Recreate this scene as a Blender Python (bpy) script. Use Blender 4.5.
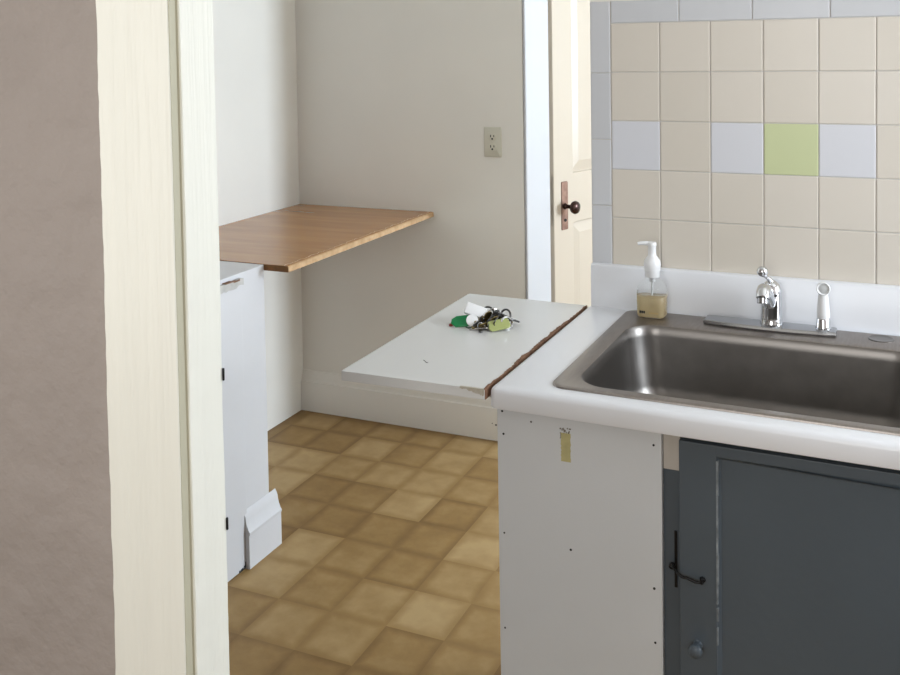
import bpy, bmesh, math, random
from mathutils import Vector, Matrix
random.seed(7)
SC = bpy.context.scene
COL = SC.collection
for o in list(bpy.data.objects):
    bpy.data.objects.remove(o)

# ------------------------------------------------------------------ camera
YAW, PITCH, ROLL = 0.42, 0.0402, -0.0158
CAM = Vector((0.613, -2.1303, 1.4957))
c, s = math.cos(YAW), math.sin(YAW)
fw = Vector((-s, c, 0)); rt = Vector((c, s, 0)); up = Vector((0, 0, 1))
cp, sp = math.cos(PITCH), math.sin(PITCH)
f2 = fw * cp - up * sp; u2 = up * cp + fw * sp
cr, sr = math.cos(ROLL), math.sin(ROLL)
r3 = rt * cr + u2 * sr; u3 = u2 * cr - rt * sr
cd = bpy.data.cameras.new('camera')
cam = bpy.data.objects.new('camera', cd); COL.objects.link(cam)
M = Matrix((r3, u3, -f2)).transposed().to_4x4(); M.translation = CAM
cam.matrix_world = M
cd.sensor_fit = 'HORIZONTAL'; cd.sensor_width = 36
cd.lens = 977.9 / 900 * 36
cd.shift_y = (88.24 - 337.5) / 900
cd.clip_start = 0.02
SC.camera = cam

# ------------------------------------------------------------------ light
SC.view_settings.view_transform = 'Standard'
SC.view_settings.look = 'None'
SC.view_settings.gamma = 1.0
SC.view_settings.exposure = 0.1
SC.view_settings.use_curve_mapping = False
w = bpy.data.worlds.new('world'); SC.world = w; w.use_nodes = True
w.node_tree.nodes['Background'].inputs[0].default_value = (0.75, 0.85, 1.0, 1)
w.node_tree.nodes['Background'].inputs[1].default_value = 0.6


def area(name, loc, direction, sx, sy, power, colr):
    l = bpy.data.lights.new(name, 'AREA'); l.shape = 'RECTANGLE'; l.size = sx; l.size_y = sy
    l.energy = power; l.color = colr
    o = bpy.data.objects.new(name, l); COL.objects.link(o)
    o.location = loc
    o.rotation_euler = Vector(direction).to_track_quat('-Z', 'Y').to_euler()
    return o

# daylight through the alcove and kitchen windows; both hall lamps are added
area('alcove_daylight', (3.57, 1.90, 1.55), (-1, 0, 0), 0.66, 1.2, 150, (0.73, 0.86, 1.0))
area('kitchen_daylight', (2.17, -0.60, 1.60), (-1, 0, 0), 0.80, 1.0, 36, (0.86, 0.93, 1.0))
area('hall_rear_fill', (0.55, -3.55, 1.55), (0, 1, 0), 1.3, 1.2, 22, (1.0, 0.98, 0.94))  # unseen lamp, added to brighten the cabinet end panel
area('hall_side_fill', (-0.91, -2.25, 1.50), (1, 0, 0), 0.9, 1.3, 12.5, (1.0, 0.99, 0.94))  # unseen lamp, added to brighten the doorway casing

# ------------------------------------------------------------------ helpers
OFF = {}


def off_of(o):
    while o is not None:
        if o.name in OFF:
            return OFF[o.name]
        o = o.parent
    return Vector((0, 0, 0))


def bx(bm, x0, x1, y0, y1, z0, z1, bev=0.0, seg=2):
    r = bmesh.ops.create_cube(bm, size=1)
    vs = r['verts']
    for v in vs:
        v.co = Vector((x0 + (v.co.x + .5) * (x1 - x0), y0 + (v.co.y + .5) * (y1 - y0), z0 + (v.co.z + .5) * (z1 - z0)))
    if bev > 0:
        es = list({e for v in vs for e in v.link_edges})
        bmesh.ops.bevel(bm, geom=es, offset=bev, segments=seg, affect='EDGES', profile=0.5)
    return vs


def prism(bm, pts, z0, z1):
    a = [bm.verts.new((p[0], p[1], z0)) for p in pts]
    b = [bm.verts.new((p[0], p[1], z1)) for p in pts]
    n = len(pts)
    bm.faces.new(a[::-1]); bm.faces.new(b)
    for i in range(n):
        bm.faces.new((a[i], a[(i + 1) % n], b[(i + 1) % n], b[i]))


def lathe(bm, prof, origin, axis=(0, 0, 1), n=32):
    """prof: list of (radius, height) along axis"""
    ax = Vector(axis).normalized(); q = ax.to_track_quat('Z', 'Y'); og = Vector(origin)
    rings = []
    for r, h in prof:
        if r < 1e-6:
            rings.append([bm.verts.new(og + q @ Vector((0, 0, h)))])
        else:
            rings.append([bm.verts.new(og + q @ Vector((r * math.cos(2 * math.pi * i / n), r * math.sin(2 * math.pi * i / n), h))) for i in range(n)])
    for A, B in zip(rings, rings[1:]):
        for i in range(n):
            j = (i + 1) % n
            if len(A) == 1 and len(B) == 1:
                continue
            if len(A) == 1:
                bm.faces.new((A[0], B[j], B[i]))
            elif len(B) == 1:
                bm.faces.new((A[i], A[j], B[0]))
            else:
                bm.faces.new((A[i], A[j], B[j], B[i]))
    if len(rings[0]) > 1:
        bm.faces.new(rings[0][::-1])
    if len(rings[-1]) > 1:
        bm.faces.new(rings[-1])


def tube(bm, pts, radii, n=16, cap=True):
    pts = [Vector(p) for p in pts]
    if not hasattr(radii, '__len__'):
        radii = [radii] * len(pts)
    rings = []
    ref = None
    for i, p in enumerate(pts):
        d = (pts[min(i + 1, len(pts) - 1)] - pts[max(i - 1, 0)]).normalized()
        if ref is None:
            ref = d.orthogonal().normalized()
        ref = (ref - d * ref.dot(d)).normalized()
        b = d.cross(ref)
        rings.append([bm.verts.new(p + (ref * math.cos(2 * math.pi * k / n) + b * math.sin(2 * math.pi * k / n)) * radii[i]) for k in range(n)])
    for A, B in zip(rings, rings[1:]):
        for k in range(n):
            bm.faces.new((A[k], A[(k + 1) % n], B[(k + 1) % n], B[k]))
    if cap:
        bm.faces.new(rings[0][::-1]); bm.faces.new(rings[-1])


def bez(p0, p1, p2, p3, n=12):
    p0, p1, p2, p3 = map(Vector, (p0, p1, p2, p3)); out = []
    for i in range(n + 1):
        t = i / n
        out.append(p0 * (1 - t) ** 3 + p1 * 3 * t * (1 - t) ** 2 + p2 * 3 * t * t * (1 - t) + p3 * t ** 3)
    return out


def rr(x0, x1, y0, y1, r, n=8):
    pts = []
    for cx, cy, a0 in ((x1 - r, y1 - r, 0), (x0 + r, y1 - r, 90), (x0 + r, y0 + r, 180), (x1 - r, y0 + r, 270)):
        for i in range(n + 1):
            a = math.radians(a0 + 90 * i / n)
            pts.append((cx + r * math.cos(a), cy + r * math.sin(a)))
    return pts


def loft(bm, loops, cap0=True, cap1=True):
    rings = [[bm.verts.new(p) for p in L] for L in loops]
    n = len(rings[0])
    for A, B in zip(rings, rings[1:]):
        for i in range(n):
            bm.faces.new((A[i], A[(i + 1) % n], B[(i + 1) % n], B[i]))
    if cap0:
        bm.faces.new(rings[0][::-1])
    if cap1:
        bm.faces.new(rings[-1])


def lv(pts, z):
    return [(p[0], p[1], z) for p in pts]


def torus(bm, center, R, r, rot=None, n=28, m=8, arc=1.0):
    rot = rot or Matrix.Identity(3); ce = Vector(center); g = []
    for i in range(n):
        a = 2 * math.pi * i / n
        g.append([bm.verts.new(ce + rot @ Vector(((R + r * math.cos(2 * math.pi * k / m)) * math.cos(a), (R + r * math.cos(2 * math.pi * k / m)) * math.sin(a), r * math.sin(2 * math.pi * k / m)))) for k in range(m)])
    for i in range(n):
        for k in range(m):
            bm.faces.new((g[i][k], g[(i + 1) % n][k], g[(i + 1) % n][(k + 1) % m], g[i][(k + 1) % m]))


def obj(name, bm, m, parent=None, smooth=False, angle=35, bevel=0.0, recalc=True):
    if recalc:
        bmesh.ops.recalc_face_normals(bm, faces=bm.faces[:])
    of = off_of(parent)
    for v in bm.verts:
        v.co -= of
    me = bpy.data.meshes.new(name); bm.to_mesh(me); bm.free()
    if m:
        for mm in (m if isinstance(m, (list, tuple)) else [m]):
            me.materials.append(mm)
    o = bpy.data.objects.new(name, me); COL.objects.link(o)
    if parent:
        o.parent = parent
    if smooth:
        for p in me.polygons:
            p.use_smooth = True
        me.set_sharp_from_angle(angle=math.radians(angle))
    if bevel > 0:
        md = o.modifiers.new('soft_edges', 'BEVEL'); md.width = bevel; md.segments = 3; md.limit_method = 'ANGLE'; md.angle_limit = math.radians(40)
        for p in me.polygons:
            p.use_smooth = True
        md.harden_normals = True
    return o


def tag(o, label, cat, group=None):
    o['label'] = label; o['category'] = cat
    if group:
        o['group'] = group
    return o


def thing(name, loc, label, cat, group=None):
    o = bpy.data.objects.new(name, None); COL.objects.link(o)
    o.empty_display_size = 0.05
    o.location = loc; OFF[o.name] = Vector(loc)
    return tag(o, label, cat, group)


def struct(name, bm, m, parent=None, **k):
    o = obj(name, bm, m, parent, **k)
    if parent is None:
        o['kind'] = 'structure'
    return o

# ------------------------------------------------------------------ materials


def mat(name, colr, rough=0.5, *, metal=0.0, bump=0.0, bscale=60, var=0.0, vscale=6, spec=0.5, stretch=(1, 1, 1), col2=None, coat=0.0, detail=4, rvar=0.0, bdist=0.004):
    m = bpy.data.materials.new(name); m.use_nodes = True
    nt = m.node_tree; N = nt.nodes; L = nt.links; b = N['Principled BSDF']
    b.inputs['Base Color'].default_value = (*colr, 1); b.inputs['Roughness'].default_value = rough
    b.inputs['Metallic'].default_value = metal; b.inputs['Specular IOR Level'].default_value = spec
    if coat:
        b.inputs['Coat Weight'].default_value = coat; b.inputs['Coat Roughness'].default_value = 0.1
    tc = N.new('ShaderNodeTexCoord'); mp = N.new('ShaderNodeMapping'); mp.inputs['Scale'].default_value = stretch
    L.new(tc.outputs['Object'], mp.inputs['Vector'])
    if var or col2:
        n = N.new('ShaderNodeTexNoise'); n.inputs['Scale'].default_value = vscale; n.inputs['Detail'].default_value = detail
        L.new(mp.outputs[0], n.inputs['Vector'])
        r = N.new('ShaderNodeValToRGB'); r.color_ramp.elements[0].position = 0.3; r.color_ramp.elements[1].position = 0.7
        c2 = col2 or tuple(x * (1 - var) for x in colr)
        r.color_ramp.elements[0].color = (*c2, 1); r.color_ramp.elements[1].color = (*colr, 1)
        L.new(n.outputs['Fac'], r.inputs['Fac']); L.new(r.outputs['Color'], b.inputs['Base Color'])
        if rvar:
            mr = N.new('ShaderNodeMapRange'); mr.inputs['To Min'].default_value = rough - rvar; mr.inputs['To Max'].default_value = rough + rvar
            L.new(n.outputs['Fac'], mr.inputs['Value']); L.new(mr.outputs[0], b.inputs['Roughness'])
    if bump:
        n2 = N.new('ShaderNodeTexNoise'); n2.inputs['Scale'].default_value = bscale; n2.inputs['Detail'].default_value = 5
        L.new(mp.outputs[0], n2.inputs['Vector'])
        bp = N.new('ShaderNodeBump'); bp.inputs['Strength'].default_value = bump; bp.inputs['Distance'].default_value = bdist
        L.new(n2.outputs['Fac'], bp.inputs['Height']); L.new(bp.outputs[0], b.inputs['Normal'])
    return m


def glass(name, colr, rough=0.02, ior=1.45):
    m = mat(name, colr, rough); b = m.node_tree.nodes['Principled BSDF']
    b.inputs['Transmission Weight'].default_value = 1.0; b.inputs['IOR'].default_value = ior
    return m


def floor_mat():
    m = bpy.data.materials.new('vinyl_tile_floor'); m.use_nodes = True
    nt = m.node_tree; N = nt.nodes; L = nt.links; b = N['Principled BSDF']

    def math_(op, a, bb=None):
        n = N.new('ShaderNodeMath'); n.operation = op
        for i, v in enumerate((a, bb)):
            if v is None:
                continue
            if isinstance(v, (int, float)):
                n.inputs[i].default_value = v
            else:
                L.new(v, n.inputs[i])
        return n.outputs[0]
    tc = N.new('ShaderNodeTexCoord'); sx = N.new('ShaderNodeSeparateXYZ'); L.new(tc.outputs['Object'], sx.inputs[0])
    nz = N.new('ShaderNodeTexNoise'); nz.inputs['Scale'].default_value = 28; nz.inputs['Detail'].default_value = 3
    L.new(tc.outputs['Object'], nz.inputs['Vector'])
    wob = math_('MULTIPLY', math_('SUBTRACT', nz.outputs['Fac'], 0.5), 0.10)
    u = math_('DIVIDE', math_('ADD', sx.outputs['X'], 0.9025), 0.1655)
    v = math_('DIVIDE', math_('ADD', sx.outputs['Y'], 0.118), 0.1785)
    fu = math_('FRACT', u); fv = math_('FRACT', v); iu = math_('FLOOR', u); iv = math_('FLOOR', v)
    du = math_('SUBTRACT', 0.5, math_('ABSOLUTE', math_('SUBTRACT', fu, 0.5)))
    dv = math_('SUBTRACT', 0.5, math_('ABSOLUTE', math_('SUBTRACT', fv, 0.5)))
    d = math_('ADD', math_('MINIMUM', du, dv), wob)
    edge = N.new('ShaderNodeMapRange'); edge.interpolation_type = 'SMOOTHSTEP'
    edge.inputs['From Min'].default_value = -0.01; edge.inputs['From Max'].default_value = 0.19
    L.new(d, edge.inputs['Value'])
    cb = N.new('ShaderNodeCombineXYZ'); L.new(iu, cb.inputs[0]); L.new(iv, cb.inputs[1])
    wn = N.new('ShaderNodeTexWhiteNoise'); L.new(cb.outputs[0], wn.inputs['Vector'])
    # offset the mottling per tile
    ad = N.new('ShaderNodeVectorMath'); ad.operation = 'MULTIPLY_ADD'
    L.new(wn.outputs['Color'], ad.inputs[0]); ad.inputs[1].default_value = (5, 5, 5); L.new(tc.outputs['Object'], ad.inputs[2])
    mo = N.new('ShaderNodeTexNoise'); mo.inputs['Scale'].default_value = 9; mo.inputs['Detail'].default_value = 6; mo.inputs['Roughness'].default_value = 0.6
    L.new(ad.outputs[0], mo.inputs['Vector'])
    fac = math_('ADD', math_('MULTIPLY', mo.outputs['Fac'], 0.70), math_('MULTIPLY', wn.outputs['Value'], 0.38))
    fac = math_('ADD', fac, math_('MULTIPLY', math_('SUBTRACT', edge.outputs[0], 1.0), math_('MULTIPLY', mo.outputs['Fac'], 0.44)))
    cr = N.new('ShaderNodeValToRGB')
    e = cr.color_ramp.elements
    e[0].position = 0.12; e[0].color = (0.22, 0.125, 0.045, 1)
    e[1].position = 0.78; e[1].color = (0.50, 0.345, 0.165, 1)
    x = e.new(0.42); x.color = (0.34, 0.210, 0.080, 1)
    L.new(fac, cr.inputs['Fac'])
    # brown dirt line along the wall edges
    dirt = N.new('ShaderNodeMapRange'); dirt.inputs['From Min'].default_value = 1.24; dirt.inputs['From Max'].default_value = 1.30
    L.new(math_('MAXIMUM', sx.outputs['Y'], math_('SUBTRACT', math_('MULTIPLY', sx.outputs['X'], -1), 0.31)), dirt.inputs['Value'])
    mx = N.new('ShaderNodeMix'); mx.data_type = 'RGBA'
    L.new(math_('MULTIPLY', dirt.outputs[0], 0.8), mx.inputs['Factor']); L.new(cr.outputs['Color'], mx.inputs['A'])
    mx.inputs['B'].default_value = (0.16, 0.080, 0.016, 1)
    L.new(mx.outputs['Result'], b.inputs['Base Color'])
    b.inputs['Roughness'].default_value = 0.5; b.inputs['Specular IOR Level'].default_value = 0.3
    bp = N.new('ShaderNodeBump'); bp.inputs['Strength'].default_value = 0.1; bp.inputs['Distance'].default_value = 0.002
    L.new(edge.outputs[0], bp.inputs['Height']); L.new(bp.outputs[0], b.inputs['Normal'])
    return m


def tile_mat(name, c1, c2):
    """glazed ceramic: a small tone change from tile to tile"""
    m = mat(name, c1, 0.34, spec=0.35, bump=0.02, bscale=14)
    nt = m.node_tree; N = nt.nodes; L = nt.links; b = N['Principled BSDF']
    g = N.new('ShaderNodeNewGeometry'); r = N.new('ShaderNodeValToRGB')
    r.color_ramp.elements[0].color = (*c1, 1); r.color_ramp.elements[1].color = (*c2, 1)
    L.new(g.outputs['Random Per Island'], r.inputs['Fac']); L.new(r.outputs['Color'], b.inputs['Base Color'])
    return m

PAINT = mat('white_wall_paint', (0.83, 0.795, 0.735), 0.55, bump=0.10, bscale=22, var=0.04, vscale=3)
TAUPE = mat('taupe_plaster', (0.36, 0.315, 0.29), 0.8, bump=1.0, bscale=14, bdist=.013, var=0.10, vscale=5)
TRIM = mat('cream_trim_gloss', (0.87, 0.87, 0.80), 0.38, bump=0.35, bscale=45, stretch=(4, 4, .12), var=0.04, vscale=10)
TRIMW = mat('white_trim_gloss', (0.82, 0.81, 0.79), 0.4, bump=0.12, bscale=30, var=0.04)
REVEAL = mat('yellowed_shade_trim_paint', (0.50, 0.48, 0.37), 0.5, bump=0.1, bscale=30)  # yellowed paint, darkened to carry the shade inside the casing groove
CEIL = mat('ceiling_paint', (0.86, 0.85, 0.82), 0.8)
FLOOR = floor_mat()
GROUT = mat('white_grout', (0.62, 0.60, 0.57), 0.8)
TILE_C = tile_mat('cream_glazed_tile', (0.66, 0.61, 0.53), (0.70, 0.65, 0.575))
TILE_W = tile_mat('white_glazed_tile', (0.66, 0.67, 0.71), (0.69, 0.70, 0.74))
TILE_B = tile_mat('grey_white_border_tile', (0.56, 0.57, 0.59), (0.62, 0.63, 0.65))
TILE_G = tile_mat('pale_green_glazed_tile', (0.58, 0.63, 0.36), (0.58, 0.63, 0.36))
LAM = mat('white_laminate', (0.80, 0.82, 0.86), 0.28, spec=0.5, var=0.02, vscale=4)
LAM2 = mat('off_white_laminate', (0.77, 0.78, 0.78), 0.25, spec=0.5, var=0.03, vscale=5)
CORE = mat('brown_chipped_core', (0.13, 0.060, 0.035), 0.9, bump=0.6, bscale=160, col2=(0.26, 0.14, 0.08), vscale=60)
PANEL = mat('white_painted_panel', (0.66, 0.685, 0.71), 0.6, var=0.05, vscale=5, bump=0.05, bscale=80)
SLATE = mat('slate_grey_paint', (0.078, 0.100, 0.122), 0.42, bump=0.12, bscale=50, var=0.12, vscale=5)
WORN = mat('worn_slate_edge', (0.30, 0.34, 0.37), 0.5, col2=(0.085, 0.10, 0.115), vscale=45)
RAWW = mat('pale_raw_wood', (0.56, 0.52, 0.47), 0.7, var=0.15, vscale=8, stretch=(6, 6, 1))
BLACK = mat('black_iron', (0.012, 0.012, 0.013), 0.4, metal=0.6)
DARK = mat('dark_hole', (0.02, 0.02, 0.02), 0.9)
SOOT = mat('black_wear', (0.02, 0.022, 0.024), 0.8)
TAPE = mat('yellowed_tape_residue', (0.55, 0.50, 0.25), 0.5, var=0.2, vscale=60)
STEEL = mat('brushed_stainless', (0.235, 0.222, 0.21), 0.34, metal=1.0, var=0.12, vscale=30, stretch=(1, 8, 1), rvar=0.05)
CHROME = mat('chrome', (0.72, 0.73, 0.75), 0.08, metal=1.0)
CHROMED = mat('dull_chrome', (0.42, 0.43, 0.45), 0.18, metal=1.0)
WPLAS = mat('white_plastic', (0.85, 0.86, 0.87), 0.3)
IVORY = mat('ivory_plastic', (0.63, 0.60, 0.50), 0.4)
CLEARP = glass('clear_plastic', (0.97, 0.98, 0.98), 0.03, 1.12)
SOAP = mat('amber_soap', (0.85, 0.70, 0.42), 0.15)
SOAP.node_tree.nodes['Principled BSDF'].inputs['Transmission Weight'].default_value = 0.55
GLASS = glass('window_glass', (1, 1, 1), 0.0, 1.45)
STUBP = mat('greyed_white_paint', (0.62, 0.61, 0.62), 0.5, bump=0.12, bscale=30, var=0.04)
LATH = mat('bare_greyed_wood', (0.52, 0.50, 0.47), 0.7, var=0.25, vscale=40)
CASE = mat('white_casing_gloss', (0.56, 0.56, 0.58), 0.3, bump=0.08, bscale=30)
DOORP = mat('warm_white_door_paint', (0.56, 0.48, 0.385), 0.35, bump=0.06, bscale=30)
BRONZE = mat('aged_bronze', (0.17, 0.095, 0.075), 0.42, metal=1.0, col2=(0.34, 0.22, 0.17), vscale=30)
BRONZED = mat('dark_bronze', (0.06, 0.035, 0.03), 0.25, metal=0.9)
GREEN = mat('green_plastic', (0.006, 0.23, 0.07), 0.3)
LIME = mat('pale_green_plastic', (0.40, 0.45, 0.17), 0.35)
REDP = mat('red_plastic', (0.35, 0.05, 0.04), 0.4)
KEYM = mat('nickel_key', (0.45, 0.44, 0.42), 0.25, metal=1.0)
BRASS = mat('tarnished_brass', (0.34, 0.26, 0.11), 0.35, metal=1.0)
KEYD = mat('dark_key', (0.10, 0.10, 0.10), 0.3, metal=0.8)


def wood_mat(name, a, b2, rough, stretch):
    m = mat(name, a, rough, col2=b2, vscale=5, stretch=stretch, detail=8, spec=0.5)
    return m
WOOD = wood_mat('orange_brown_veneer', (0.46, 0.220, 0.075), (0.35, 0.158, 0.050), 0.2, (0.6, 5, 5))
WOODE = wood_mat('raw_wood_edge', (0.62, 0.42, 0.24), (0.45, 0.27, 0.13), 0.8, (8, 8, 8))
WOODD = mat('dark_end_grain', (0.24, 0.105, 0.028), 0.7, var=0.3, vscale=80)

# ------------------------------------------------------------------ the room shell
XL, YB = -1.614, 1.304
XR, YH, YN = 2.26, -3.62, 2.85
bm = bmesh.new(); bx(bm, -2.4, 3.8, -3.8, 3.0, -0.08, 0); struct('floor', bm, FLOOR)
bm = bmesh.new(); bx(bm, -2.4, 3.8, -3.8, 3.0, 2.6, 2.7); struct('ceiling', bm, CEIL)
bm = bmesh.new(); bx(bm, XL - .12, XL, -1.18, YB + .12, 0, 2.6); struct('wall_left', bm, PAINT)
bm = bmesh.new(); prism(bm, [(XL, YB), (-.624, YB), (-.735, YB + .12), (XL, YB + .12)], 0, 2.6); struct('wall_back', bm, PAINT)

# wall that turns away at the outer corner, with a closed door (local x along the wall, y into it)
ANG = math.radians(70); P0 = Vector((-.624, YB, 0))
MW = Matrix.Translation(P0) @ Matrix.Rotation(ANG, 4, 'Z')
LW = (YN - YB) / math.sin(ANG)


def wob(name, bm, m, parent=None, **k):
    bmesh.ops.transform(bm, matrix=MW, verts=bm.verts[:])
    return struct(name, bm, m, parent, **k)
bm = bmesh.new()
bx(bm, 0.0005, .15, .001, .118, 0, 2.6); bx(bm, .95, LW, .001, .118, 0, 2.6); bx(bm, .15, .95, .001, .118, 2.06, 2.6); bx(bm, .15, .95, .09, .118, 0, 2.06)
wob('wall_alcove', bm, PAINT)
bm = bmesh.new()
bx(bm, .0, .143, -.013, .0005, 0, 2.06, .006); bx(bm, .948, 1.10, -.02, .0005, 0, 2.06, .006); bx(bm, 0, 1.10, -.022, .0005, 2.06, 2.19, .006)
bx(bm, .149, .178, .035, .089, 0, 2.06); bx(bm, .927, .95, .05, .089, 0, 2.06); bx(bm, .15, .95, .05, .089, 2.035, 2.06)
wob('trim_1', bm, CASE)
# panelled door
bm = bmesh.new()
s0, s1, dz1 = .180, .925, 2.03
bx(bm, s0, s1, .016, .036, .008, dz1)
for a, b_ in ((s0, .304), (s1 - .124, s1), (.505, .60)):
    bx(bm, a, b_, 0, .017, .008, dz1, .003)
for a, b_ in ((.008, .23), (.80, .998), (1.90, dz1)):
    bx(bm, s0, s1, 0.0002, .0172, a, b_, .003)
for xa, xb in ((.304, .505), (.60, s1 - .124)):
    for za, zb in ((.23, .80), (.998, 1.90)):
        # raised field with a sloping margin
        m_ = .045
        o_ = [(xa + .004, za + .004), (xb - .004, za + .004), (xb - .004, zb - .004), (xa + .004, zb - .004)]
        i_ = [(xa + m_, za + m_), (xb - m_, za + m_), (xb - m_, zb - m_), (xa + m_, zb - m_)]
        loft(bm, [[(x, .0162, z) for x, z in o_], [(x, .006, z) for x, z in i_]], cap0=False)
door = wob('door_1', bm, DOORP)
KZ = .872
bm = bmesh.new(); loft(bm, [[(x, .0005, z) for x, z in rr(.225, .266, KZ - .094, KZ + .098, .005, 4)], [(x, -.0035, z) for x, z in rr(.2265, .2645, KZ - .0925, KZ + .0965, .005, 4)]])
bmesh.ops.transform(bm, matrix=MW, verts=bm.verts[:])
plate = obj('lock_plate', bm, BRONZE, door, smooth=True)
bm = bmesh.new(); lathe(bm, [(.006, 0), (.006, .004), (0, .004)], (.2455, -.003, KZ - .055), (0, -1, 0), 16)
bmesh.ops.transform(bm, matrix=MW, verts=bm.verts[:]); obj('keyhole', bm, DARK, plate)
bm = bmesh.new(); lathe(bm, [(.013, 0), (.010, .006), (.008, .010), (.008, .030), (.014, .034), (.023, .041), (.026, .050), (.023, .058), (.012, .063), (0, .064)], (.2455, -.003, KZ), (0, -1, 0), 28)
bmesh.ops.transform(bm, matrix=MW, verts=bm.verts[:]); obj('door_knob', bm, BRONZED, door, smooth=True, angle=60)

# tiled wall behind the sink
bm = bmesh.new(); bx(bm, 0.0068, 3.6, 0.004, .12, 0, 2.6)
wsink = struct('wall_sink', bm, PAINT)
groups = {'cream_tile_field': (bmesh.new(), TILE_C), 'white_accent_tile': (bmesh.new(), TILE_W), 'border_tile': (bmesh.new(), TILE_B), 'green_accent_tile': (bmesh.new(), TILE_G)}


def one_tile(key, xa, xb, za, zb):
    g = .0008
    bx(groups[key][0], xa + g, xb - g, -.003, .006, za + g, zb - g, .0018, 2)
X0, T, ZR = 0.0545, .1080, 1.5463
zb0 = 1.0075
for i in range(20):
    for j in range(5):
        za = max(ZR - (j + 1) * T, zb0 if j == 4 else 0)
        zb = ZR - j * T
        key = 'cream_tile_field'
        if j == 2 and i in (0, 2, 4, 7, 9, 11, 14, 16):
            key = 'white_accent_tile'
        if j == 2 and i in (3, 10, 15):
            key = 'green_accent_tile'
        jit = random.uniform(-.0004, .0004)
        one_tile(key, X0 + i * T + jit, X0 + (i + 1) * T + jit, za, zb)
x = X0 - .0005
xs = [.0075 + .047]
bxl = [X0, X0 + .150]
while bxl[-1] < 2.2:
    bxl.append(bxl[-1] + .152)
for a, b_ in zip(bxl, bxl[1:]):
    one_tile('border_tile', a, min(b_, 2.25), ZR, ZR + .050)
zz = [zb0, 1.150, 1.300, 1.450, ZR + .050]
zz = [zb0, 1.140, 1.288, 1.437, 1.596]
for a, b_ in zip(zz, zz[1:]):
    one_tile('border_tile', .0075, X0 - .0005, a, b_)
bm = bmesh.new(); bx(bm, .0078, 2.25, -.0012, .0045, zb0, ZR + .049); obj('tile_grout', bm, GROUT, wsink)
for k, (b_, m_) in groups.items():
    obj(k, b_, m_, wsink)

# right wall with two windows, far wall, hall walls
def wall_with_hole(bm, axis, p0, p1, a0, a1, holes):
    """slab between p0..p1 on `axis`, running a0..a1, with rectangular holes (ha0,ha1,z0,z1) sorted"""
    def slab(u0, u1, z0, z1):
        if u1 - u0 < 1e-4 or z1 - z0 < 1e-4:
            return
        if axis == 'x':
            bx(bm, p0, p1, u0, u1, z0, z1)
        else:
            bx(bm, u0, u1, p0, p1, z0, z1)
    cur = a0
    for h0, h1, z0, z1 in holes:
        slab(cur, h0, 0, 2.6); slab(h0, h1, 0, z0); slab(h0, h1, z1, 2.6); cur = h1
    slab(cur, a1, 0, 2.6)

XA = 3.60
bm = bmesh.new(); wall_with_hole(bm, 'x', XR, XR + .12, -1.18, .004, [(-1.02, -.18, 1.08, 2.12)]); struct('wall_right', bm, PAINT)
bm = bmesh.new(); wall_with_hole(bm, 'x', XA, XA + .12, .004, YN, [(1.55, 2.25, .93, 2.17)]); struct('wall_alcove_right', bm, PAINT)
bm = bmesh.new(); bx(bm, -.16, XA + .12, YN, YN + .12, 0, 2.6); struct('wall_far', bm, PAINT)
bm = bmesh.new(); wall_with_hole(bm, 'y', YH - .12, YH, -1.08, XR, [(-.12, 1.22, .93, 2.17)]); struct('wall_hall_rear', bm, TAUPE)
bm = bmesh.new(); wall_with_hole(bm, 'x', -1.08, -.96, YH, -1.238, [(-2.72, -1.78, .83, 2.17)]); struct('wall_hall_left', bm, TAUPE)
bm = bmesh.new(); bx(bm, XR, XR + .12, YH, -1.238, 0, 2.6); struct('wall_hall_right', bm, TAUPE)


def window(n, axis, p, u0, u1, z0, z1):
    bm = bmesh.new(); g = bmesh.new()
    def b(bmx, ua, ub, za, zb, d0, d1):
        if axis == 'x':
            bx(bmx, p + d0, p + d1, ua, ub, za, zb)
        else:
            bx(bmx, ua, ub, p - d1, p - d0, za, zb)
    t = .045
    b(bm, u0, u0 + t, z0, z1, .02, .09); b(bm, u1 - t, u1, z0, z1, .02, .09); b(bm, u0 + t, u1 - t, z0, z0 + t, .02, .09); b(bm, u0 + t, u1 - t, z1 - t, z1, .02, .09)
    zm = (z0 + z1) / 2
    b(bm, u0 + t, u1 - t, zm - .02, zm + .02, .03, .08)
    o = struct('window_%d' % n, bm, TRIMW)
    b(g, u0 + t, u1 - t, z0 + t, zm - .02, .052, .056); b(g, u0 + t, u1 - t, zm + .02, z1 - t, .052, .056)
    obj('window_pane', g, GLASS, o)
window(1, 'x', XR, -1.02, -.18, 1.08, 2.12)
window(2, 'x', XA, 1.55, 2.25, .93, 2.17)
window(3, 'y', YH, -.12, 1.22, .93, 2.17)  # unseen window, added to go with the hall rear lamp
window(4, 'x', -1.08, -2.72, -1.78, .83, 2.17)  # unseen window, made up to go with the hall side lamp

# thin partition with the doorway we look through
XJ = -.1207
bm = bmesh.new()
bx(bm, XL, XJ - .02, -1.238, -1.18, 0, 2.6); bx(bm, XJ - .02, .74, -1.238, -1.18, 2.10, 2.6); bx(bm, .74, XR, -1.238, -1.18, 0, 2.6)
struct('wall_entry', bm, TAUPE)
bm = bmesh.new()
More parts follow.
